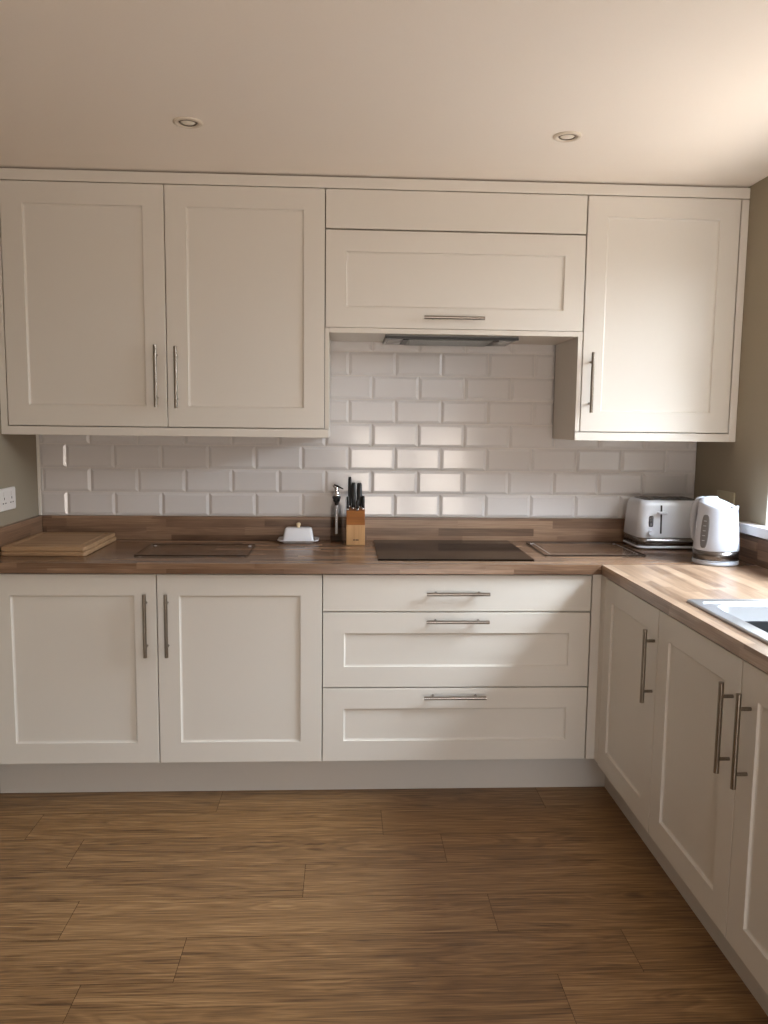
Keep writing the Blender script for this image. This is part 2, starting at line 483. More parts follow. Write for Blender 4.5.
def handle(parent, cx, cz, yf, vertical, T=None, ln=.232, T2=None):
    mb = MB(T); r = .0066; y = yf-(.034 if T is None else .031); h = ln/2; p = .080
    if vertical:
        mb.cyl((cx, y, cz-h), (cx, y, cz+h), r)
        for s_ in (-p, p): mb.cyl((cx, yf+.001, cz+s_), (cx, y, cz+s_), .0046, seg=14)
    else:
        mb.cyl((cx-h, y, cz), (cx+h, y, cz), r)
        for s_ in (-p, p): mb.cyl((cx+s_, yf+.001, cz), (cx+s_, y, cz), .0046, seg=14)
    return obj('handle', mb, M['nickel_v'] if vertical else M['nickel'], parent, 'brushed nickel bar handle')

G = .0018
# ---- wall cabinets
UZ0, UZ1 = 1.3965, 2.2925
c = thing('wall_cabinet', (-.6, -.17, 1.36), 'tall cream two-door wall cabinet over the chopping boards and butter dish', 'cabinet', 'cream wall cabinets')
mb = MB(); mb.box(-1.2, -.001, UF+.022, -.012, UZ0, UZ1); obj('carcass', mb, M['carcass'], c)
d = front('door', c, -1.2+G, -.6-G, UZ0, UZ1, UF); handle(d, -.637, 1.587, UF, True)
d = front('door', c, -.6+G, 0-G, UZ0, UZ1, UF); handle(d, -.561, 1.583, UF, True)
mb = MB(); mb.box(XL+.002, -1.2-G, UF, UF+.3, UZ0-.034, UZ1); obj('filler_strip', mb, M['cream'], c)
mb = MB(); mb.box(-1.2-G, .0155, UF, UF+.018, 1.3615, UZ0-.003, .001); mb.box(XL+.002, .0, UF+.018, -.012, 1.3615, 1.379)
obj('light_pelmet', mb, M['cream'], c)
mb = MB(); mb.box(.0008, .0155, UF+.001, -.012, 1.3975, 1.7815); mb.box(.0008, .0155, UF+.019, -.012, 1.3615, 1.3975); obj('side_panel', mb, M['panelside'], c)

c = thing('hood_cabinet', (.5, -.17, 1.76), 'wide cream cabinet with a flap door and blank top panel above the hob', 'cabinet', 'cream wall cabinets')
mb = MB(); mb.box(.001, .999, UF+.022, -.012, 1.784, UZ1); obj('carcass', mb, M['carcass'], c)
front('top_panel', c, 0+G, 1-G, 2.150, UZ1, UF, flat=True)
d = front('door', c, 0+G, 1-G, 1.783, 2.1445, UF); handle(d, .493, 1.822, UF, False)
mb = MB(); mb.box(.0165, .9815, UF+.001, -.012, 1.763, 1.7815, .0005); obj('bottom_panel', mb, M['panelside'], c)

c = thing('wall_cabinet', (1.3, -.17, 1.36), 'single-door cream wall cabinet above the toaster and kettle', 'cabinet', 'cream wall cabinets')
mb = MB(); mb.box(1.0, 1.6, UF+.022, -.012, UZ0, UZ1); obj('carcass', mb, M['carcass'], c)
d = front('door', c, 1+G+.001, 1.6-G, UZ0, UZ1, UF); handle(d, 1.034, 1.586, UF, True)
mb = MB(); mb.box(1.602, XR-.001, UF, UF+.3, 1.3615, UZ1, .001); obj('filler_strip', mb, M['cream'], c)
mb = MB(); mb.box(.9825, 1.602, UF, UF+.018, 1.3615, UZ0-.003, .001); mb.box(1.0, 1.602, UF+.018, -.012, 1.3615, 1.379); obj('light_pelmet', mb, M['cream'], c)
mb = MB(); mb.box(.9825, .9995, UF+.001, -.012, 1.3975, 1.7815); mb.box(.9825, .9995, UF+.019, -.012, 1.3615, 1.3975); obj('side_panel', mb, M['panelside'], c)

mb = MB(); mb.box(XL+.001, XR-.001, UF-.001, UF+.02, 2.2955, 2.3355, .0015)
o = obj('cornice_board', mb, M['cream']); tag(o, 'long thin cream board closing the gap between wall cabinets and ceiling', 'cornice')

# ---- cooker hood
h = thing('cooker_hood', (.5, -.2, 1.745), 'slim steel extractor hood set under the flap cabinet', 'cooker hood')
HX0, HX1, HY0, HY1 = .235, .755, -.315, -.045
mb = MB(); mb.box(HX0, HX1, HY0, HY1, 1.750, 1.7625, .001); obj('body', mb, M['hoodsteel'], h)
mb = MB(); mb.box(HX0-.001, HX1+.001, HY0-.003, HY0+.012, 1.748, 1.757, .001); obj('front_strip', mb, M['black'], h, 'black front edge')
mb = MB(); mb.box(.325, .665, HY0+.03, HY1-.02, 1.7455, 1.7500, .001)
for i in range(7):
    y = HY0+.045+i*.028; mb.box(.335, .655, y, y+.012, 1.7445, 1.7456)
obj('grease_filter', mb, M['hoodsteel'], h)
for x in (.272, .715):
    mb = MB(); mb.box(x-.028, x+.028, -.27, -.12, 1.7475, 1.7501, .001); obj('lamp_lens', mb, M['lens'], h, 'pale lamp cover')
for x in (.315, .672):
    mb = MB(); mb.box(x-.011, x+.011, -.29, -.10, 1.7445, 1.7501, .001); obj('filter_catch', mb, M['black'], h, 'black catch')

# ---- base cabinets
c = thing('base_cabinet', (-.6, -.3, 0), 'cream two-door base cabinet below the butter dish', 'cabinet', 'cream base cabinets')
mb = MB(); mb.box(-1.2, -.001, BF+.022, -.003, .15, .8725); obj('carcass', mb, M['carcass'], c)
d = front('door', c, -1.2+G, -.6-G, .157, .8675, BF); handle(d, -.637, .684, BF, True)
d = front('door', c, -.6+G, 0-G, .157, .8675, BF); handle(d, -.561, .684, BF, True)
mb = MB(); mb.box(XL+.002, -1.2-G, BF, BF+.3, .15, .8675); obj('filler_strip', mb, M['cream'], c)

c = thing('drawer_cabinet', (.5, -.3, 0), 'cream three-drawer base cabinet under the hob', 'cabinet', 'cream base cabinets')
mb = MB(); mb.box(.001, .999, BF+.022, -.003, .15, .8725); obj('carcass', mb, M['carcass'], c)
d = front('drawer', c, 0+G, 1-G, .7305, .8675, BF, flat=True); handle(d, .497, .802, BF, False)
d = front('drawer', c, 0+G, 1-G, .4425, .7265, BF); handle(d, .497, .698, BF, False)
d = front('drawer', c, 0+G, 1-G, .157, .4385, BF); handle(d, .493, .4105, BF, False)

c = thing('corner_cabinet', (1.3, -.7, 0), 'cream single-door base cabinet in the corner below the kettle', 'cabinet', 'cream base cabinets')
mb = MB(); mb.box(RF+.022, XR-.003, -1.136, -.004, .15, .8725); obj('carcass', mb, M['carcass'], c)
mb = MB(); mb.box(1.0+G, RF-.0, BF, BF+.03, .157, .8725, .001); mb.box(RF, RF+.02, -.628, BF+.03, .157, .8725, .001); obj('corner_post', mb, M['cream'], c)
T0 = run_T(-.630)
d = front('door', c, 0, .5045, .1525, .8675, 0, T0); handle(d, .481, .684, 0, True, T0)

c = thing('sink_cabinet', (1.3, -1.65, 0), 'cream two-door base cabinet under the sink', 'cabinet', 'cream base cabinets')
mb = MB(); mb.box(RF+.022, XR-.003, -2.17, -1.138, .15, .70); mb.box(RF+.022, RF+.04, -2.17, -1.138, .70, .8725); obj('carcass', mb, M['carcass'], c)
T0 = run_T(-1.1375)
d = front('door', c, 0, .512, .1525, .8675, 0, T0); handle(d, .476, .684, 0, True, T0)
T0 = run_T(-1.6525)
d = front('door', c, 0, .512, .1525, .8675, 0, T0); handle(d, .0485, .684, 0, True, T0)
mb = MB(); mb.box(RF, XR-.003, -2.19, -2.1715, 0, .8725, .001); obj('end_panel', mb, M['cream'], c)

mb = MB(); mb.box(XL+.002, 1.13, -.49, -.472, .0005, .1495); o = obj('plinth', mb, M['plinth'])
tag(o, 'long pale plinth board under the drawers and left-hand doors', 'plinth')
mb = MB(); mb.box(1.113, 1.131, -2.17, -.4905, .0005, .1495); o = obj('plinth', mb, M['plinth'])
tag(o, 'pale plinth board running along the floor under the sink doors', 'plinth')

# ------------------------------------------------------------------ worktops
w = thing('worktop', (0, -.3, .873), 'walnut block worktop along the tiled wall, holding the hob', 'worktop', 'walnut worktops')
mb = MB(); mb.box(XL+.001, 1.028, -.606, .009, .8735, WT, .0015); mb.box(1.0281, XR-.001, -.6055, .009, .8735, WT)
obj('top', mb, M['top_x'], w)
mb = MB(); mb.box(XL+.021, XR-.021, -.020, .0095, WT, UPZ, .001); obj('upstand', mb, M['up_x'], w)
mb = MB(); mb.box(XL+.001, XL+.0205, -.606, .0095, WT, UPZ, .001); obj('upstand', mb, M['up_y'], w)
mb = MB(); mb.box(XR-.0205, XR-.001, -.6055, .0095, WT, UPZ); obj('upstand', mb, M['up_y'], w)

SX0, SX1, SY0, SY1 = 1.080, 1.565, -2.09, -1.213    # sink rim
HX, HX2, HYa, HYb = 1.115, 1.53, -2.06, -1.245
w = thing('worktop', (1.3, -1.4, .873), 'walnut block worktop running beneath the window around the sink', 'worktop', 'walnut worktops')
mb = MB()
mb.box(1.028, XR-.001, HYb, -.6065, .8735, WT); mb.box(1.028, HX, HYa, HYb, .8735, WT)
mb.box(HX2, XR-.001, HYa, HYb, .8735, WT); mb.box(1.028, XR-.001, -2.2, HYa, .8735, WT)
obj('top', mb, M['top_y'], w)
mb = MB(); mb.box(XR-.0205, XR-.001, -2.2, -.6065, WT, UPZ); obj('upstand', mb, M['up_y'], w)

# ------------------------------------------------------------------ sink
def rr(x0, x1, y0, y1, r, seg=6):
    pts = []
    for cx, cy, a0 in ((x1-r, y1-r, 0), (x0+r, y1-r, 90), (x0+r, y0+r, 180), (x1-r, y0+r, 270)):
        for k in range(seg+1):
            a = math.radians(a0+90*k/seg); pts.append((cx+r*math.cos(a), cy+r*math.sin(a)))
    return pts
def loft(mb, loops, cap_end=False, cap_start=False, smooth=True, mi=0):
    rings = [[mb.bm.verts.new(p) for p in lp] for lp in loops]
    n = len(rings[0])
    for A, B in zip(rings, rings[1:]):
        for k in range(n):
            f = mb.bm.faces.new((A[k], A[(k+1) % n], B[(k+1) % n], B[k])); f.smooth = smooth; f.material_index = mi
    if cap_end: f = mb.bm.faces.new(rings[-1]); f.material_index = mi
    if cap_start: f = mb.bm.faces.new(rings[0][::-1]); f.material_index = mi
def ring(x0, x1, y0, y1, r, z, seg=6): return [(p[0], p[1], z) for p in rr(x0, x1, y0, y1, r, seg)]
s = thing('sink', (1.3, -1.65, WT), 'stainless steel inset sink below the window', 'sink')
BX0, BX1, BY0, BY1 = 1.135, 1.505, -1.72, -1.265
mb = MB()
loft(mb, [ring(SX0, SX1, SY0, SY1, .012, WT+.0004), ring(SX0, SX1, SY0, SY1, .012, WT+.005), ring(SX0+.004, SX1-.004, SY0+.004, SY1-.004, .01, WT+.008),
          ring(SX0+.03, SX1-.03, SY0+.03, SY1-.03, .02, WT+.006), ring(SX0+.036, SX1-.036, SY0+.036, SY1-.036, .02, WT+.0015)], smooth=False)
# deck between rim and bowl, drainer side
z = WT+.0015
outer = ring(SX0+.036, SX1-.036, SY0+.036, SY1-.036, .02, z)
inner = ring(BX0, BX1, BY0, BY1, .045, z)
loft(mb, [outer, inner], smooth=False)
obj('rim', mb, M['sinksteel'], s)
mb = MB()
loft(mb, [ring(BX0, BX1, BY0, BY1, .045, z), ring(BX0+.004, BX1-.004, BY0+.004, BY1-.004, .045, z-.006), ring(BX0+.014, BX1-.014, BY0+.014, BY1-.014, .04, WT-.15),
          ring(BX0+.04, BX1-.04, BY0+.04, BY1-.04, .03, WT-.165)], cap_end=True)
obj('bowl', mb, M['sinksteel'], s)
mb = MB()
for i in range(6):
    y = -1.80-i*.036; mb.box(1.15, 1.49, y-.006, y+.006, z, z+.003, .001)
obj('drainer', mb, M['sinksteel'], s)
# dark washing-up bowl standing in the sink
mb = MB(); a, b_, c_, d_ = 1.162, 1.478, -1.668, -1.302
loft(mb, [ring(a+.03, b_-.03, c_+.03, d_-.03, .03, WT-.163), ring(a, b_, c_, d_, .04, WT-.042), ring(a-.004, b_+.004, c_-.004, d_+.004, .042, WT-.038), ring(a+.004, b_-.004, c_+.004, d_-.004, .038, WT-.04),
          ring(a+.034, b_-.034, c_+.034, d_-.034, .03, WT-.158)], cap_end=True, cap_start=True)
o = obj('washing_up_bowl', mb, M['mattblack'], origin=None); tag(o, 'black plastic washing-up bowl standing inside the steel sink', 'bowl')

# ------------------------------------------------------------------ hob
h = thing('hob', (.5, -.28, WT), 'black glass ceramic hob set flush in the worktop', 'hob')
mb = MB(); mb.box(.205, .795, -.528, -.034, WT+.0003, WT+.0055, .0015); obj('glass_plate', mb, M['hob'], h)

# ------------------------------------------------------------------ glass worktop savers
def saver(x0, x1, y0, y1, label, border):
    t = thing('glass_chopping_board', ((x0+x1)/2, (y0+y1)/2, WT), label, 'chopping board', 'clear glass worktop savers')
    mb = MB(); loft(mb, [ring(x0, x1, y0, y1, .008, WT+.002), ring(x0, x1, y0, y1, .008, WT+.006)], cap_end=True, cap_start=True, smooth=False)
    obj('glass_plate', mb, M['savers'], t)
    mb = MB()
    loft(mb, [ring(x0-.0006, x1+.0006, y0-.0006, y1+.0006, .008, WT+.0016), ring(x0-.0006, x1+.0006, y0-.0006, y1+.0006, .008, WT+.0062), ring(x0+.002, x1-.002, y0+.002, y1-.002, .007, WT+.0063)], smooth=False)
    obj('edge', mb, M['savers_edge'], t, 'dark polished edge')
    for px, py in ((x0+.02, y0+.02), (x1-.02, y0+.02), (x0+.02, y1-.02), (x1-.02, y1-.02)):
        mb = MB(); mb.cyl((px, py, WT+.0002), (px, py, WT+.0022), .006, seg=12); obj('foot', mb, M['whitesat'], t)
    if border:
        mb = MB(); i = .022
        loft(mb, [ring(x0+i, x1-i, y0+i, y1-i, .004, WT+.0064), ring(x0+i+.003, x1-i-.003, y0+i+.003, y1-i-.003, .003, WT+.0064)], smooth=False)
        obj('printed_border', mb, M['grey'], t)
saver(-.712, -.288, -.457, -.178, 'clear glass board lying on the worktop between the wooden boards and butter dish', False)
saver(.862, 1.262, -.425, -.085, 'clear glass board with a thin printed border beside the hob', True)

# ------------------------------------------------------------------ wooden boards
def board(x0, x1, y0, y1, z, th, label, rot):
    mb = MB()
    T = Matrix.Translation(((x0+x1)/2, (y0+y1)/2, 0)) @ Matrix.Rotation(rot, 4, 'Z') @ Matrix.Translation((-(x0+x1)/2, -(y0+y1)/2, 0))
    e = .003
    loops = [ring(x0+e, x1-e, y0+e, y1-e, .010, z), ring(x0, x1, y0, y1, .012, z+e), ring(x0, x1, y0, y1, .012, z+th-e), ring(x0+e, x1-e, y0+e, y1-e, .010, z+th)]
    g = .022
    for i, dz in ((g, 0), (g+.004, -.003), (g+.009, -.003), (g+.013, 0)): loops.append(ring(x0+i, x1-i, y0+i, y1-i, .008, z+th+dz))
    loft(mb, loops, cap_end=True, cap_start=True, smooth=False)
    mb.T = T
    o = obj('chopping_board', mb, M['board'], origin=((x0+x1)/2, (y0+y1)/2, z)); tag(o, label, 'chopping board', 'stacked wooden boards')
board(-1.204, -.888, -.462, -.048, WT+.0003, .017, 'lower wooden chopping board of the stack by the left wall', 0)
board(-1.204, -.891, -.460, -.050, WT+.0178, .017, 'upper wooden chopping board of the stack by the left wall', .004)

# ------------------------------------------------------------------ butter dish
t = thing('butter_dish', (-.116, -.085, WT), 'white lidded butter dish with a small cream knob', 'butter dish')
x, y = -.116, -.085
mb = MB()
loft(mb, [ring(x-.062, x+.062, y-.034, y+.034, .012, WT+.0003), ring(x-.064, x+.064, y-.036, y+.036, .012, WT+.004), ring(x-.086, x+.086, y-.056, y+.056, .018, WT+.014),
          ring(x-.087, x+.087, y-.057, y+.057, .018, WT+.017), ring(x-.084, x+.084, y-.054, y+.054, .017, WT+.017), ring(x-.066, x+.066, y-.038, y+.038, .012, WT+.008)], cap_end=True, cap_start=True)
obj('plate', mb, M['porcelain'], t)
mb = MB()
loft(mb, [ring(x-.066, x+.066, y-.036, y+.036, .010, WT+.011), ring(x-.065, x+.065, y-.035, y+.035, .010, WT+.016), ring(x-.057, x+.057, y-.029, y+.029, .010, WT+.058),
          ring(x-.054, x+.054, y-.026, y+.026, .010, WT+.063), ring(x-.048, x+.048, y-.021, y+.021, .009, WT+.065)], cap_end=True, cap_start=True)
obj('lid', mb, M['porcelain'], t)
mb = MB(); mb.lathe((x, y, WT+.0645), [(0, 0), (.007, 0), (.0055, .004), (.0085, .010), (.0095, .015), (.0075, .020), (0, .022)], 24)
obj('knob', mb, M['knobcream'], t, 'cream knob')

# ------------------------------------------------------------------ oil bottle
t = thing('oil_bottle', (.045, -.062, WT), 'slim clear glass oil bottle with a chrome pourer beside the knife block', 'bottle')
x, y = .045, -.062
mb = MB(); mb.lathe((x, y, WT+.0003), [(0, 0), (.0265, 0), (.028, .003), (.028, .150), (.026, .158), (.0135, .164), (.012, .168), (.012, .174), (.0098, .174), (.0098, .166), (.023, .155), (.0255, .148), (.0255, .006), (0, .005)], 40)
obj('glass_body', mb, M['glass'], t)
mb = MB(); mb.lathe((x, y, WT+.172), [(0, -.014), (.0085, -.014), (.0097, 0), (.0135, .002), (.0150, .008), (.0145, .012), (.0180, .017), (.0180, .024), (0, .024)], 28)
obj('stopper', mb, M['black'], t, 'black rubber stopper')
mb = MB(); mb.lathe((x, y, WT+.196), [(0, 0), (.0145, 0), (.015, .005), (.011, .010), (.0095, .028), (.0105, .034), (0, .036)], 28)
mb.tube([(x-.016, y, WT+.240), (x-.010, y, WT+.240), (x, y, WT+.232), (x+.004, y, WT+.222)], [.0045, .005, .006, .005], 12)
obj('spout', mb, M['chrome'], t, 'chrome pouring head')
mb = MB(); mb.tube([(x-.012, y-.001, WT+.245), (x+.004, y-.001, WT+.240), (x+.028, y-.001, WT+.228)], [.004, .0045, .0025], 10)
obj('flap', mb, M['black'], t, 'black lever flap')
mb = MB(); mb.cyl((x, y, WT+.035), (x, y, WT+.160), .0055, seg=12); obj('inner_tube', mb, M['whitesat'], t, 'white inner tube')

# ------------------------------------------------------------------ knife block and knives
t = thing('knife_block', (.126, -.10, WT), 'two-tone wooden knife block in front of the upstand', 'knife block')
mb = MB(); mb.prism([(-.152, WT+.0003), (-.060, WT+.0003), (-.060, WT+.084), (-.152, WT+.084)], 0, .087, .165, .0015); obj('lower_block', mb, M['block_light'], t, 'pale lower block')
mb = MB(); mb.prism([(-.151, WT+.0842), (-.060, WT+.0842), (-.052, WT+.156), (-.121, WT+.140)], 0, .087, .165, .0015); obj('upper_block', mb, M['block_dark'], t, 'darker orange slanted upper block')
mb = MB()
for i, (wd) in enumerate((.0045, .003, .005, .0045)):
    xx = .1165+i*.0058; mb.box(xx, xx+wd, -.1532, -.1518, WT+.019, WT+.024)
obj('maker_mark', mb, M['text'], t, 'tiny dark printed mark')
tilt = .20
def knife(x, y, zb, ln, wd, label, thick=.020):
    d = Vector((0, math.sin(tilt), math.cos(tilt))); n = Vector((0, math.cos(tilt), -math.sin(tilt)))
    p = Vector((x, y, zb))
    t = thing('kitchen_knife', p, label, 'knife', 'knives in the wooden block')
    mb = MB()
    def ringk(s_, w_, h_):
        c = p+d*s_; out = []
        for k in range(12):
            a = 2*PI*k/12; cx = math.copysign(abs(math.cos(a))**.6, math.cos(a))*w_; cy = math.copysign(abs(math.sin(a))**.6, math.sin(a))*h_
            out.append(c+Vector((cx, 0, 0))+n*cy)
        return out
    w_ = wd/2; h_ = thick/2
    loft(mb, [ringk(.006, w_, h_*.8), ringk(.02, w_*1.0, h_*.85), ringk(ln*.55, w_*1.08, h_), ringk(ln*.93, w_*1.0, h_*1.1), ringk(ln, w_*.82, h_*.85)], True, True)
    obj('handle', mb, M['black'], t)
    mb = MB(); loft(mb, [ringk(-.004, w_*.9, h_*.75), ringk(.0062, w_*.95, h_*.8)], True, True); obj('bolster', mb, M['chrome'], t, 'steel collar')
    mb = MB(); loft(mb, [ringk(ln-.001, w_*.78, h_*.82), ringk(ln+.0015, w_*.7, h_*.75)], True, True); obj('end_cap', mb, M['chrome'], t, 'steel end cap')
zt = WT+.146
knife(.0930, -.108, zt-.003, .056, .011, 'short black-handled knife at the outer left corner of the block')
knife(.1010, -.074, zt+.006, .128, .0145, 'tallest black-handled knife standing up from the block')
knife(.1175, -.092, zt+.001, .110, .018, 'black-handled knife just right of the tallest one')
knife(.1420, -.076, zt+.005, .104, .022, 'thick black-handled knife right of the gap in the block', .024)
knife(.1330, -.110, zt-.004, .042, .011, 'small knife with its handle low in front of the thick one')
knife(.1575, -.100, zt+.000, .056, .014, 'short black-handled knife at the outer right corner of the block')

# ------------------------------------------------------------------ toaster
t = thing('toaster', (1.45, -.15, WT), 'white four-slice toaster with a steel band behind the kettle', 'toaster')
X0, X1, Y0, Y1 = 1.294, 1.590, -.252, -.040
def tr(z, ins, r=.035): return ring(X0+ins, X1-ins, Y0+ins*.8, Y1-ins*.8, r, WT+z, 8)
mb = MB(); loft(mb, [tr(.006, .004), tr(.007, .0), tr(.014, .0), tr(.015, .002)], True, True); obj('base', mb, M['white'], t)
for px, py in ((X0+.04, Y0+.04), (X1-.04, Y0+.04), (X0+.04, Y1-.04), (X1-.04, Y1-.04)):
    mb = MB(); mb.cyl((px, py, WT+.0003), (px, py, WT+.007), .010, seg=14); obj('foot', mb, M['black'], t)
mb = MB(); loft(mb, [tr(.015, .0015), tr(.050, .0015)], True, True); obj('steel_band', mb, M['steel'], t, 'brushed steel band')
mb = MB(); loft(mb, [tr(.050, .001), tr(.0515, .000), tr(.12, .004), tr(.180, .009), tr(.194, .013), tr(.202, .022, .03), tr(.205, .036, .02)], True, True); obj('body', mb, M['white'], t)
mb = MB(); loft(mb, [tr(.203, .034, .022), tr(.2065, .035, .022), tr(.207, .038, .02)], True, True); obj('top_plate', mb, M['black'], t, 'black top plate')
for i in range(4):
    xx = X0+.055+i*.057; mb = MB()
    loft(mb, [ring(xx, xx+.024, Y0+.045, Y1-.045, .006, WT+.2069), ring(xx, xx+.024, Y0+.045, Y1-.045, .006, WT+.2084), ring(xx+.003, xx+.021, Y0+.048, Y1-.048, .004, WT+.2084), ring(xx+.003, xx+.021, Y0+.048, Y1-.048, .004, WT+.2071)], True)
    obj('bread_slot', mb, M['steel'], t, 'steel slot')
for xc, first in ((1.386, True), (1.525, False)):
    def fy(z): return Y0+.8*(.004*(z-.054)/.066 if z < .12 else .004+.005*(z-.12)/.06)
    mb = MB(); mb.prism([(fy(.068)-.0012, WT+.068), (fy(.068)+.004, WT+.068), (fy(.185)+.004, WT+.185), (fy(.185)-.0012, WT+.185)], 0, xc-.0035, xc+.0035); obj('lever_slot', mb, M['black'], t, 'black lever slot')
    mb = MB(); mb.box(xc-.020, xc+.020, fy(.155)-.022, fy(.155)-.002, WT+.150, WT+.160, .004, 3); mb.box(xc-.003, xc+.003, fy(.155)-.004, fy(.155)+.003, WT+.151, WT+.159); obj('lever', mb, M['whitesat'], t)
    if not first: continue
    mb = MB()
    loft(mb, [[(p[0], fy(.12)-.0005+.0, p[1]) for p in rr(xc-.052, xc-.032, WT+.095, WT+.142, .006)], [(p[0], fy(.12)-.002, p[1]) for p in rr(xc-.051, xc-.033, WT+.096, WT+.141, .006)]], True, True, False)
    cp = obj('control_panel', mb, M['chrome'], t, 'chrome button plate')
    for k in range(3):
        mb = MB(); zz = WT+.105+k*.014; mb.cyl((xc-.042, fy(.12)-.002, zz), (xc-.042, fy(.12)-.0045, zz), .0045, seg=16); obj('button', mb, M['grey'], cp, 'small grey button')
    mb = MB(); mb.cyl((xc-.042, fy(.07)+.001, WT+.072), (xc-.042, fy(.07)-.012, WT+.072), .013, .0115, seg=28); obj('dial', mb, M['white'], t)

# ------------------------------------------------------------------ kettle
KX, KY = 1.474, -.562
t = thing('kettle', (KX, KY, WT), 'white jug kettle with a steel band in front of the toaster', 'kettle')
mb = MB(); mb.lathe((KX, KY, WT+.0003), [(0, 0), (.078, 0), (.0825, .003), (.083, .010), (.080, .013), (0, .013)], 56); obj('base', mb, M['kettle'], t)
mb = MB(); mb.lathe((KX, KY, WT), [(0, .0135), (.080, .0135), (.082, .015), (.082, .018), (.0815, .0185), (0, .0185)], 56); obj('foot_ring', mb, M['kettle'], t)
mb = MB(); mb.lathe((KX, KY, WT), [(0, .0185), (.0815, .0185), (.0802, .053), (0, .053)], 56); obj('steel_band', mb, M['steel'], t, 'brushed steel band')
az = math.radians(-52)          # spout direction
du = Vector((math.cos(az), math.sin(az), 0)); dv = Vector((-du.y, du.x, 0))
ax0 = Vector((KX, KY, 0))
def kring(z, r, spout=0.0, slope=0.0, seg=56):
    out = []
    for k in range(seg):
        a = 2*PI*k/seg; ca = math.cos(a); rad = r+spout*max(0.0, 1-abs(((a+PI) % (2*PI))-PI)/.42)**1.0
        out.append(ax0+du*ca*rad+dv*math.sin(a)*rad+Vector((0, 0, WT+z-slope*ca)))
    return out
mb = MB()
loft(mb, [kring(.054, .0805), kring(.058, .081), kring(.10, .0785), kring(.15, .0745), kring(.185, .0715, .001, .002), kring(.212, .0695, .003, .008), kring(.222, .0680, .005, .011), kring(.225, .0645, .004, .012)], cap_start=True, cap_end=True)
obj('body', mb, M['kettle'], t)
mb = MB()
loft(mb, [kring(.224, .0645, .002, .012), kring(.229, .060, .0, .014), kring(.235, .046, 0, .015), kring(.238, .026, 0, .014), kring(.239, .004, 0, .012)], cap_end=True)
obj('lid', mb, M['kettle'], t)
# handle opposite the spout
def K(u, z, v=0): return ax0+du*u+dv*v+Vector((0, 0, WT+z))
mb = MB(); mb.tube([K(-.040, .232), K(-.060, .237), K(-.077, .233), K(-.090, .214), K(-.095, .178), K(-.096, .132), K(-.091, .092), K(-.076, .075)],
                   [.011, .012, .0125, .0125, .012, .0115, .011, .010], 14, 1.15); obj('handle', mb, M['kettle'], t)
# spout lip: a wedge rising on the front
mb = MB()
a0, a1, a2 = K(.066, .160), K(.067, .222, -.024), K(.067, .222, .024); tip = K(.0775, .212)
b0 = K(.060, .150); b1 = K(.058, .220, -.024); b2 = K(.058, .220, .024)
mb._add([a0, a1, tip, a2, b0, b1, b2], [(0, 1, 2), (0, 2, 3), (4, 5, 1, 0), (4, 0, 3, 6), (5, 6, 3, 2, 1), (4, 6, 5)])
obj('spout', mb, M['kettle'], t)
# water gauge on the side between spout and handle
wz = az-math.radians(97); wd = Vector((math.cos(wz), math.sin(wz), 0)); wt = Vector((-wd.y, wd.x, 0))
def kr(z): return .0785+( .081-.0785)*(.10-z)/.042 if z < .10 else (.0785-(z-.10)*.1 if z < .15 else .0735-(z-.15)*.1)
mb = MB(); loops = []
for off, sc in ((-.003, 1), (.0012, 1), (.0018, .88)):
    lp = []
    for k in range(28):
        a = 2*PI*k/28; h_ = .064*sc; w_ = .017*sc
        zz = .128+(math.sin(a)*h_ if True else 0); ww = math.copysign(abs(math.cos(a))**.55, math.cos(a))*w_
        r_ = kr(zz)+off; th_ = ww/r_
        lp.append(ax0+wd*math.cos(th_)*r_+wt*math.sin(th_)*r_+Vector((0, 0, WT+zz)))
    loops.append(lp)
loft(mb, loops, cap_end=True); g = obj('water_gauge', mb, M['window_grey'], t, 'dark grey oval water window')
mb = MB()
for k in range(5):
    zz = .092+k*.018; r_ = kr(zz)+.0026; c = ax0+wd*r_+Vector((0, 0, WT+zz)); q = wt*.006
    mb._add([c-q+Vector((0, 0, -.0012)), c+q+Vector((0, 0, -.0012)), c+q+Vector((0, 0, .0012)), c-q+Vector((0, 0, .0012))], [(0, 1, 2, 3)])
obj('level_mark', mb, M['kettle'], g)

# ------------------------------------------------------------------ sockets
def socket(x, yc, zc, face, mat, label, holes):
    """double socket plate on a side wall; face +1 looks to +X"""
    t = thing('wall_socket', (x, yc, zc), label, 'socket', 'double wall sockets')
    W2, H2 = .073, .043; d = .009*face; mb = MB()
    def pl(xx, w_, h_): return [(xx, yc+p[0], zc+p[1]) for p in rr(-w_, w_, -h_, h_, .006, 4)]
    loft(mb, [pl(x+.0004*face, W2, H2), pl(x+d*.8, W2, H2), pl(x+d, W2-.003, H2-.003)], True, True, False)
    pt = obj('plate', mb, mat, t)
    for s_ in (-1, 1):
        mb = MB(); cy = yc+s_*.034
        mb.box(min(x+d, x+d+.002*face), max(x+d, x+d+.002*face), cy-.007, cy+.007, zc+.012, zc+.030, .0008); obj('rocker_switch', mb, mat, t)
        mb = MB(); e = x+d
        for (yy, zz, a_, b_) in ((0, .004, .0022, .0045), (-.011, -.014, .0045, .0022), (.011, -.014, .0045, .0022)):
            mb.box(min(e, e+.0006*face), max(e, e+.0006*face), cy+yy-a_, cy+yy+a_, zc+zz-b_, zc+zz+b_)
        obj('pin_hole', mb, M['black'], t)
socket(XL, -.328, 1.112, 1, M['socket'], 'white double socket on the wall by the stacked wooden boards', True)
socket(XR, -.300, 1.118, -1, M['socket_olive'], 'beige double socket on the wall behind the kettle', True)

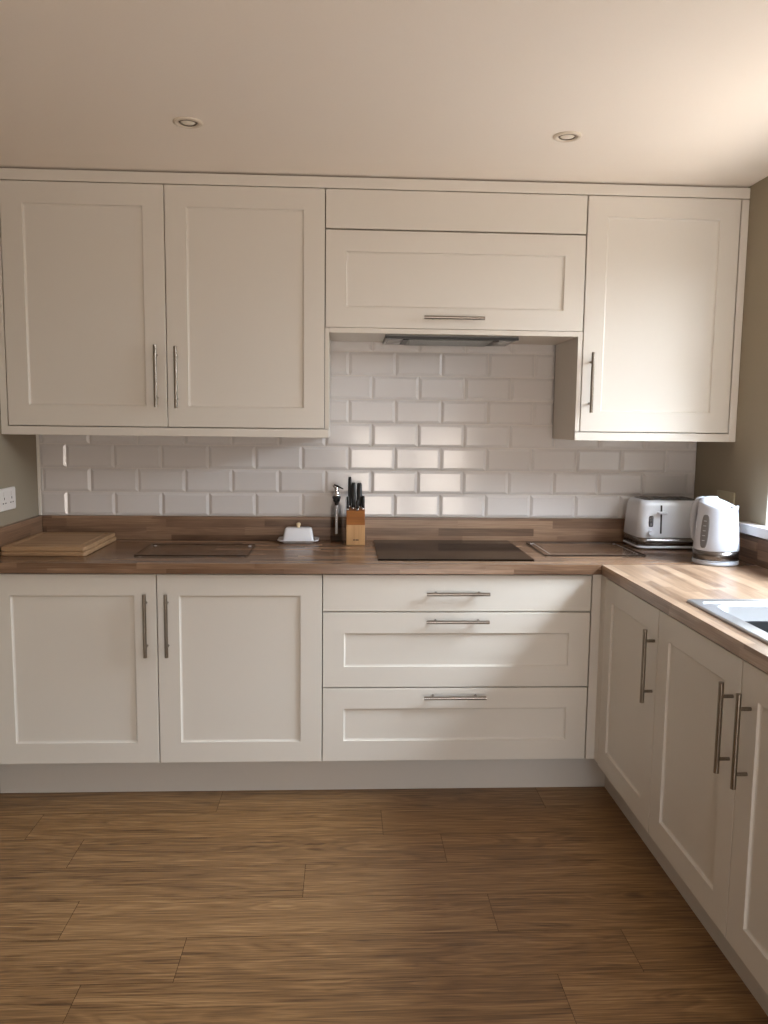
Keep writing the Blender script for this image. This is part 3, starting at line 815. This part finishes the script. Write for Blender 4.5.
# ------------------------------------------------------------------ ceiling downlights
for x, y, lb in ((-.414, -.842, 'round recessed ceiling spotlight above the two-door wall cabinet'), (.786, -.818, 'round recessed ceiling spotlight near the window side')):
    t = thing('ceiling_spotlight', (x, y, CEIL), lb, 'spotlight', 'recessed ceiling spotlights')
    mb = MB(); mb.lathe((x, y, CEIL), [(.046, -.0003), (.0455, -.003), (.041, -.006), (.034, -.006), (.030, -.002), (.029, -.0004)], 40); obj('bezel', mb, M['ceilring'] if 'ceilring' in M else paint('satin_bezel', (222, 210, 194), .4), t)
    mb = MB(); mb.lathe((x, y, CEIL), [(.029, -.0005), (.0265, -.0042), (.024, -.0042), (.0225, -.0010)], 40); obj('lamp_collar', mb, paint('collar', (112, 98, 82), .3, metal=.6), t, 'darker inner ring')
    mb = MB(); mb.lathe((x, y, CEIL), [(.0225, -.0008), (.020, -.003), (.012, -.0055), (0, -.0065)], 32); obj('lamp', mb, M['frost'], t)

# ------------------------------------------------------------------ lights
def area(name, loc, rot, sx, sy, power, colr, spread=PI):
    l = bpy.data.lights.new(name, 'AREA'); l.shape = 'RECTANGLE'; l.size = sx; l.size_y = sy; l.energy = power; l.color = colr; l.spread = spread
    o = bpy.data.objects.new(name, l); col.objects.link(o); o.location = loc; o.rotation_euler = rot; o['kind'] = 'helper'
    return o
# daylight at the window over the sink (light points to -X) and at the guessed glazed doors (points to +Y)
def aimed(name, loc, target, sx, sy, power, colr):
    d = Vector(target)-Vector(loc)
    o = area(name, loc, d.to_track_quat('-Z', 'Y').to_euler(), sx, sy, power, colr)
    return o
# sky seen down through the window over the sink, and bright ground seen up through it
aimed('window_skylight', (3.3, -1.45, 2.75), (.4, -.9, .5), 2.4, 1.8, 200, (.72, .86, 1.0))
aimed('high_window_skylight', (2.75, -2.05, 3.15), (1.25, -.9, .95), 1.8, 1.0, 215, (.72, .86, 1.0))
aimed('near_worktop_fill', (2.25, -1.35, 2.15), (1.25, -1.0, .91), 1.1, .6, 48, (.90, .95, 1.0))  # extra fill lamp added to brighten the worktop by the sink
aimed('window_ground_bounce', (3.0, -1.3, .3), (.1, -1.6, 2.3), 3.0, 1.4, 60, (1.0, .88, .76))
# guessed lamps for sky and ground beyond the added doors, matched to tile reflections
aimed('guessed_door_skylight', (1.4, -9.0, 3.6), (.2, -.6, .4), 3.6, 2.0, 390, (.70, .85, 1.0))
aimed('guessed_door_bounce', (.9, -7.6, .10), (.6, -1.8, 2.3), 4.6, 2.6, 430, (1.0, .875, .765))

wd = bpy.data.worlds.new('sky'); scene.world = wd; wd.use_nodes = True
bg = wd.node_tree.nodes['Background']; bg.inputs[0].default_value = (1.0, .95, .90, 1); bg.inputs[1].default_value = .7

# ------------------------------------------------------------------ camera
cam = bpy.data.cameras.new('camera'); co = bpy.data.objects.new('camera', cam); col.objects.link(co)
f = Vector((.04938327, .99261688, -.1107837)); r = Vector((.99876095, -.0483943, .01159994)); u = Vector((-.006153, .11121928, .99377684))
m4 = Matrix((( r.x, u.x, -f.x, .07843), (r.y, u.y, -f.y, -3.47611), (r.z, u.z, -f.z, 1.42219), (0, 0, 0, 1)))
co.matrix_world = m4
cam.sensor_fit = 'VERTICAL'; cam.sensor_height = 36; cam.lens = 801.21/1024*36; cam.clip_start = .02
scene.camera = co

scene.view_settings.view_transform = 'Standard'
scene.view_settings.look = 'None'
scene.view_settings.exposure = .32
scene.cycles.use_denoising = True
scene.cycles.max_bounces = 12; scene.cycles.diffuse_bounces = 8
scene.cycles.sample_clamp_indirect = 6
